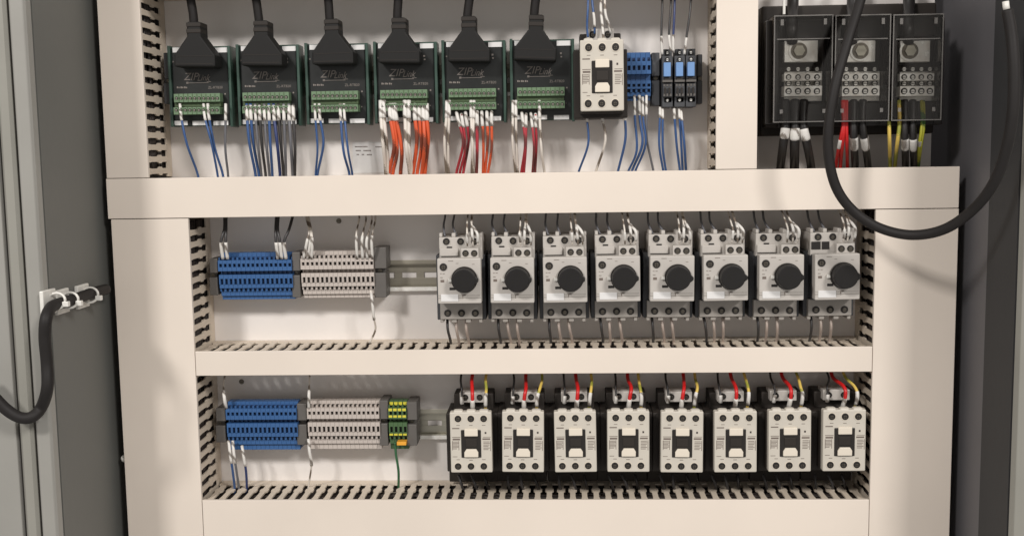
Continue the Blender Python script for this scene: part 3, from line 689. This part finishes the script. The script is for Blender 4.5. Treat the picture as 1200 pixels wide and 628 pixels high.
fan([(773.5, 777.5, B, 'blue', 772, 126), (776.5, 780.5, B, 'blue', 777, 128), (790, 797, B, 'blue', 793, 128), (796, 800, B, 'blue', 797, 128), (798, 804, B, 'blue', 801, 130)], 'under the three relays', 'wires below the relays', mk=(.0, .13))
def rise(defs, where, group, r=R1):
    n = len(defs)
    for i, (pts, c, nm, mk) in enumerate(defs):
        wire(pts, r, c, '%s of the wires %s, %s' % (pos(i, n), where, nm), group, mark=[mk] if mk else None)
rise([([(689, 44, .02), (688, 30, .02), (689, 8, .02), (690, -30, .03)], B, 'blue', None), ([(697, 40, .02), (696.5, 24, .018), (694, 2, .02), (692, -30, .03)], B, 'blue', (0.1, .34)),
      ([(707.5, 49, .0), (706, 30, .01), (704, 5, .018), (708, -30, .03)], W, 'white', (.1, .6)), ([(716, 40, .02), (713, 28, .018), (709, 12, .018), (709, -30, .03)], W, 'white', (.0, .4))], 'rising from the single upper contactor', 'wires above the upper contactor')
rise([([(776, 64, .03), (775, 44, .028), (776, 10, .03), (777, -30, .04)], 'w_dark', 'dark grey', (.0, .22)), ([(786, 60, .03), (784, 42, .028), (786, 10, .03), (788, -30, .04)], 'w_dark', 'dark grey', (.0, .2)),
      ([(789, 62, .03), (789, 44, .028), (790.5, 10, .03), (791, -30, .04)], 'w_dblue', 'navy', (.0, .22)), ([(802, 64, .03), (804.5, 44, .028), (809, 10, .03), (811, -30, .04)], 'w_dark', 'dark grey', (.0, .2))], 'rising from the three relays', 'wires above the relays')
# middle row, above the terminals
MU = [((259, 'w_dark', 263, 'dark grey'), (264.5, 'w_dark', 265, 'dark grey')), ((323.5, 'w_dark', 324, 'dark'), (328, 'w_dark', 326.5, 'dark'), (333, 'w_dark', 340, 'dark curving away'))]
for gi, gr in enumerate(MU):
    for i, (u, c, ut, nm) in enumerate(gr):
        wire([(u + 2.2, 303, .033), (u, 284, .026), (ut - (1 if gi else 0), 268, .03), (ut + (4 if i == 2 else 0), 250, .045), (ut + (8 if i == 2 else 0), 236, .055)], .0016, c, '%s %s wire into the %s end of the middle blue strip' % (pos(i, len(gr)), nm, ['left', 'right'][gi]), 'dark wires above the middle blue strip', mark=[(0, .27)])
for i, (u, ut, lean) in enumerate(((355.5, 361, 4), (360.5, 363, 3), (365, 364, 1))):
    wire([(u, 303, .033), (u + lean, 284, .026), (ut + 1, 270, .03), (ut - 2, 256, .045), (ut - 3, 244, .055)], .0010, W, '%s thin white wire into the left end of the middle light grey strip' % pos(i, 3), 'thin white wires above the middle light grey strip', mark=[(0, .36)], mr=1.6)
for i, (u, ut) in enumerate(((417.5, 421), (424, 429), (429.5, 436), (435.5, 440))):
    wire([(u + 1, 303, .033), (u, 283, .026), (ut - 3, 270, .03), (ut, 256, .045), (ut - 2, 240, .055)], .0010, W, '%s thin white wire into the right end of the middle light grey strip' % pos(i, 4), 'thin white wires above the middle light grey strip', mark=[(0, .38)], mr=1.6)
wire([(434.5, 340, .034), (436.5, 356, .03), (438, 372, .034), (440, 386, .045), (433, 402, .05)], .0011, W, 'thin white wire dropping from the right end of the middle light grey strip', 'single wires at the terminal strips', mark=[(.05, .5)], mr=1.5)
# bottom row, at the terminals
wire([(265, 478, .034), (263, 466, .028), (262, 452, .04), (264, 436, .05)], .0011, W, 'short white marked wire entering the top left of the bottom blue strip', 'single wires at the terminal strips', mark=[(0, .5)], mr=1.8)
wire([(362, 478, .034), (362, 465, .028), (362.5, 448, .036), (363, 432, .05)], .0010, W, 'thin white wire entering the top left of the bottom light grey strip', 'single wires at the terminal strips', mark=[(0, .45)], mr=1.8)
wire([(361.5, 514, .034), (362.5, 528, .03), (365, 544, .036), (362, 566, .048), (360, 582, .052)], .0010, W, 'thin white wire dropping from the bottom left of the lower light grey strip', 'single wires at the terminal strips', mark=[(0, .42)], mr=1.8)
for i, (u, u1, c, nm) in enumerate(((268, 275, B, 'blue'), (272.5, 280, 'w_grey', 'grey blue'), (283.5, 289, DB, 'navy'))):
    wire([(u, 516 + (6 if i == 2 else 0), .034), (u + 2, 534, .03), (u + 5, 554, .036), (u1, 575, .046), (u1 - 3, 592, .052)], .0014, c, '%s %s wire dropping from the left end of the bottom blue strip' % (pos(i, 3), nm), 'wires below the bottom blue strip', mark=[(.0, .3)])
wire([(463, 518, .036), (464, 532, .036), (467, 552, .04), (467, 574, .05), (468, 590, .054)], .0014, 'w_green', 'green wire dropping from the ground terminals into the bottom duct', 'single wires at the terminal strips')
# breakers: marked wires above, three wires below
upb = [((549.5, 547, 'w_white'), (554.5, 552, 'w_white'), (559, 554, 'w_white'))]
for k in range(8):
    dx = BX[k]; kk = (lambda p: p)
    def sh(pts): return pts
    for i, (u, ut) in enumerate(((547.5, 546.5), (554, 552.5), (559.5, 551.5)) if k % 3 != 1 else ((548.5, 549), (553, 553.5), (560.5, 556))):
        j = random.uniform(-.8, .8)
        P = spline([at(u, 288, .004) + Vector((dx, 0, 0)), at(u - 1 + j, 274, -.002) + Vector((dx, 0, 0)), at(ut + j, 262, .01) + Vector((dx, 0, 0)), at(ut + 1 + j, 248, .03) + Vector((dx, 0, 0)), at(ut, 232, .045) + Vector((dx, 0, 0))], 7)
        w = MB().tube(P, .0009, 8).build('wire', 'w_white', smooth=True); tag(w, '%s of three white marked wires into the top of the %s breaker' % (['leftmost', 'middle', 'rightmost'][i], posn[k]), 'wire', 'marked wires into the tops of the breakers')
        MB().tube(P[2 + i % 2:(8, 12, 13)[i]], .0015, 8).build('wire_marker', 'marker', w, smooth=True)
    for i, u in enumerate((523, 533.5, 545)):
        j = random.uniform(-2, 2)
        P = spline([at(u + 1, 372, .03) + Vector((dx, 0, 0)), at(u + 2 + j * .5, 386, .026) + Vector((dx, 0, 0)), at(u + 6 + j, 402, .04) + Vector((dx, 0, 0)), at(u + 5 + j, 416, .05) + Vector((dx, 0, 0))], 6)
        w = MB().tube(P, .0015, 8).build('wire', ['w_dark', 'w_pink', 'w_pink'][i], smooth=True)
        tag(w, '%s of three short wires below the %s breaker, %s' % (['leftmost', 'middle', 'rightmost'][i], posn[k], ['dark grey', 'pinkish grey', 'pinkish grey'][i]), 'wire', 'short wires below the breakers')
    for i, (u, ut) in enumerate(((521, 518), (535, 531))):
        j = random.uniform(-2, 2)
        P = spline([at(u, 277, .02) + Vector((dx, 0, 0)), at(ut + j, 264, .03) + Vector((dx, 0, 0)), at(ut + 2 + j, 250, .045) + Vector((dx, 0, 0)), at(ut, 236, .055) + Vector((dx, 0, 0))], 6)
        w = MB().tube(P, .0012, 8).build('wire', 'w_grey', smooth=True)
        tag(w, '%s of two grey supply wires behind the top of the %s breaker' % (['left', 'right'][i], posn[k]), 'wire', 'grey supply wires above the breakers')
# contactors: white-marked, red and yellow wires above
for k in range(8):
    dx = Vector((CX[k], 0, 0)); t = [0, 3, .5, 3, 6, 1, -1, -3][k]; t2 = [0, 4, 1, -2, 4, -1, -3, -7][k]
    for i, (u, ut, c, nm, mk) in enumerate(((541, 541, 'w_black', 'black, white sleeve', (1, 9)), (553.5, 554 + t, 'w_red', 'red', None), (568.5, 570 + t2, 'w_yel', 'yellow', (3, 11)))):
        j = random.uniform(-1.4, 1.4)
        y1 = (.02, .0, .004)[i]
        P = spline([at(u, (474, 484, 484)[i], (.022, .01, .012)[i]) + dx, at(u + j * .4, 466, y1) + dx, at((u * .5 + ut * .5) + j, 455, y1 + .005) + dx, at(ut + random.uniform(-2, 2), 444, .026 + random.uniform(-.008, .008)) + dx, at(ut + 1, 428, .045) + dx], 7)
        w = MB().tube(P, (.0012, .0020, .0016)[i], 8).build('wire', c, smooth=True)
        tag(w, '%s wire into the top of the %s lower contactor, %s' % (['left', 'centre', 'right'][i], posn[k], nm), 'wire', 'wires into the tops of the lower contactors')
        if mk: MB().tube(P[mk[0]:mk[1]], (.0022, 0, .0020)[i], 8).build('wire_marker', 'marker', w, smooth=True)
        else: MB().tube(P[2:7], .0025, 8).build('wire_marker', 'marker', w, smooth=True)
    for i, u in enumerate((536, 551, 566)):
        j = random.uniform(-2, 3)
        P = spline([at(u + 1, 556, .04) + dx, at(u + 3 + j, 568, .036) + dx, at(u + 7 + j, 580, .048) + dx, at(u + 6 + j, 598, .055) + dx], 6)
        w = MB().tube(P, .0016, 8).build('wire', ['w_dark', 'w_dark', 'w_black'][i], smooth=True)
        tag(w, '%s of three dark wires in shade below the %s lower contactor' % (['leftmost', 'middle', 'rightmost'][i], posn[k]), 'wire', 'dark wires below the lower contactors')
# wires lying inside the ducts, seen through the slots
def lay(v, y, u0, u1, c, label, z=None):
    P = [at(u, v + random.uniform(-.5, 1.5) - .0055 * (u - 600), y + random.uniform(-.008, .008)) for u in [u0 + (u1 - u0) * i / 14 for i in range(15)]]
    w = MB().tube(spline(P, 3), .0016, 7).build('wire', c, smooth=True); tag(w, label, 'wire', 'wires lying inside the ducts')
for i, (v, y, a, b, c, l) in enumerate(((412.6, .040, 440, 585, 'w_orange', 'orange wire lying in the thin duct below the bare rail'), (413, .026, 470, 900, 'w_red', 'red wire lying in the thin duct under the breakers'),
      (420, .028, 300, 1010, 'w_dark', 'dark grey wire lying in the thin duct nearest its cover'), (414, .052, 240, 960, 'w_pink', 'pinkish grey wire lying deep in the thin duct'),
      (600, .035, 250, 1000, 'w_dark', 'dark grey wire lying in the bottom duct'), (598, .05, 250, 800, 'w_blue', 'blue wire lying in the bottom duct'), (222, .04, 190, 1000, 'w_dark', 'dark grey wire lying in the long upper duct'))):
    lay(v, y, a, b, c, l)
# power block wires
def pw(defs, where, group):
    for i, (u0, u1, r, c, nm, mk) in enumerate(defs):
        wire([(u0 * .9 + u1 * .1, 118, .004), (u0, 146, -.004), ((u0 + u1) / 2, 168, .0), (u1, 192, .03), (u1 + (u1 - u0) * .2, 212, .045)], r, c, '%s of the wires %s, %s' % (pos(i, len(defs)), where, nm), group, mark=[(mk[0] - .08, mk[1] - .10)] if mk else None, mr=1.08)
pw([(921, 915, .0045, 'w_black', 'thick black', (.36, .47)), (931.5, 931, .0050, 'w_black', 'thick black', (.36, .48)), (941, 950, .0046, 'w_black', 'thick black', (.36, .48))], 'under the left pole of the power block', 'wires below the left pole')
pw([(988, 980, .0018, 'w_red', 'thin red', (.47, .6)), (989.5, 985, .0020, 'w_red', 'red', None), (992, 993, .0018, 'w_red', 'thin red', None), (1000, 1002, .0040, 'w_black', 'thick black', (.44, .60)), (1010.5, 1017, .0040, 'w_black', 'thick black', (.44, .60))], 'under the middle pole of the power block', 'wires below the middle pole')
pw([(1042, 1043, .0019, 'w_yel', 'yellow', None), (1054, 1049, .0020, 'w_yel', 'yellow', None), (1060, 1061, .0038, 'w_black', 'thick black', (.45, .60)), (1069.5, 1071, .0038, 'w_black', 'thick black', (.45, .61)), (1080.5, 1075, .0018, 'w_yg', 'yellow and green', (.48, .56)), (1083, 1077, .0014, 'w_yg', 'yellow and green', None)], 'under the right power block pole', 'wires below the right pole')
# supply cable up from the power block
for i, (u, c, l) in enumerate(((928, 'w_black', 'black supply wire rising from the left pole of the power block'), (998, 'w_black', 'black supply wire rising from the middle pole of the power block'), (1064, 'w_black', 'black supply wire rising from the right pole of the power block'))):
    wire([(u, 50, .012), (u, 34, .006), (u + 1, 10, .03), (u + 2, -30, .04)], .006, c, l, 'black supply wires above the power block', n=12)
MB_ = MB(); o = at(920, 6, .04); MB_.px(918, -25, 920.6, 17, .010, .013, o); tag(MB_.build('white_cord', 'white', loc=o), 'thin white strip hanging over the top of the power block', 'strip')

# big loose cables
c1 = wire([(1020, -40, -.03), (1007, 5, -.045), (993, 50, -.06), (979, 100, -.07), (971, 150, -.07), (972, 190, -.066), (982, 224, -.062), (1003, 250, -.06), (1033, 268, -.065), (1070, 275.5, -.08), (1108, 268, -.10), (1142, 244, -.122), (1166, 212, -.142), (1180, 172, -.155), (1187, 130, -.162), (1188, 80, -.163), (1185, 40, -.16), (1180, 12, -.158)], .0049, 'cable',
     'thick black cable looping down over the cream duct at the right', None, name='loop_cable', cat='cable', per=8, n=14)
P = [at(1180, 13, -.158), at(1179, 8, -.158), at(1178.4, 2, -.158)]
MB().tube(P, .0028, 10).build('cable_tip', 'white', c1, smooth=True)
def onwall(u, v, off=.0105): return (u, v, (lx + off) / at(u, v, 0).x * D - D)
c2 = wire([(-30, 440, -.155), (-8, 464, -.155), (8, 480, -.153), (24, 489, -.151), (38, 488, -.148), (49, 476, -.142), onwall(55.5, 454, .008), onwall(55, 425, .008), onwall(52.5, 396, .009), onwall(54, 374, .012), onwall(60, 360), onwall(72, 355), onwall(86, 351), onwall(100, 346), onwall(112, 342), onwall(124, 339)], .0056, 'cable',
     'thick black cable looping at the left, clipped to the grey cabinet wall', None, name='loop_cable', cat='cable', per=8, n=14)
def clip(u, v, y, label, s=1.0):
    """square adhesive mount lying on the left wall with a tie round the cable"""
    c = at(u, v, y); zc = c.z
    r = empty('cable_mount', (lx, y, zc)); tag(r, label, 'cable mount', 'white adhesive cable mounts')
    MB().box(.0, .004, -.013 * s, .013 * s, -.012 * s, .012 * s).build('mount_pad', 'white', r, bevel=.001)
    # tie ring round the cable
    q = []
    for i in range(17):
        t = 2 * math.pi * i / 16; q.append(Vector((.010 + .0088 * math.cos(t), .002 * math.sin(t), .0075 * math.sin(t) + .001)))
    MB().tube(q, .0013, 6).build('cable_tie', 'white', r, smooth=True)
    MB().box(.0165, .0225, -.0025, .0025, -.0045, .0005).build('tie_head', 'white', r, bevel=.0006)
    return r
clip(*onwall(54, 354, 0), 'white adhesive cable mount nearest the left frame post'); clip(*onwall(70, 353, 0), 'white adhesive cable mount in the middle of the three on the left wall'); clip(*onwall(94, 347, 0), 'white adhesive cable mount farthest right, nearest the cream duct')
o = at(141, 536, .01); tag(MB().cyl((0, 0, 0), .004, .006, 12).cyl((0, -.006, 0), .0022, .002, 8).build('duct_rivet', 'white', loc=Vector((XL - .0005, .012, o.z)), bevel=.0003), 'small pale rivet on the outer side of the lower left duct', 'rivet')

for i_, (u, v, l) in enumerate(((397, 259, 'small screw in the plate above the light grey blocks of the middle row'), (283, 447, 'small screw in the plate above the blue blocks of the bottom row'))):
    q = at(u, v, PL - .0003); e_ = empty('plate_screw', q); tag(e_, l, 'screw')
    MB().cyl((0, 0, 0), .0030, .0012, 14, .0024).build('screw_head', 'screw', e_, smooth=False); MB().box(-.0018, .0018, -.0014, -.0011, -.0003, .0003).build('screw_slot', 'hole', e_)

# ------------------------------------------------------------------ light
def area(name, loc, target, size, power, col, sy=None):
    l = bpy.data.lights.new(name, 'AREA'); l.energy = power; l.color = col; l.size = size
    if sy: l.shape = 'RECTANGLE'; l.size_y = sy
    o = bpy.data.objects.new(name, l); COL.objects.link(o); o.location = loc
    o.rotation_euler = (Vector(target) - Vector(loc)).to_track_quat('-Z', 'Y').to_euler()
    return o
area('room_lamp', (-1.57, -2.6, 1.75), (0, 0, -0.2), 0.4, 64, (1.0, 0.97, 0.94))
area('ceiling_lamp', (2.2, -3.2, 2.1), (0, 0, -0.2), 0.75, 101, (1.0, 0.97, 0.94))
w = bpy.data.worlds.new('World'); S.world = w; w.use_nodes = True
w.node_tree.nodes['Background'].inputs[0].default_value = (1, 0.96, 0.92, 1); w.node_tree.nodes['Background'].inputs[1].default_value = 0.45
S.view_settings.view_transform = 'Standard'; S.view_settings.look = 'None'; S.view_settings.exposure = 0; S.view_settings.gamma = 1
S.render.engine = 'CYCLES'
S.render.resolution_x = 1024; S.render.resolution_y = 535
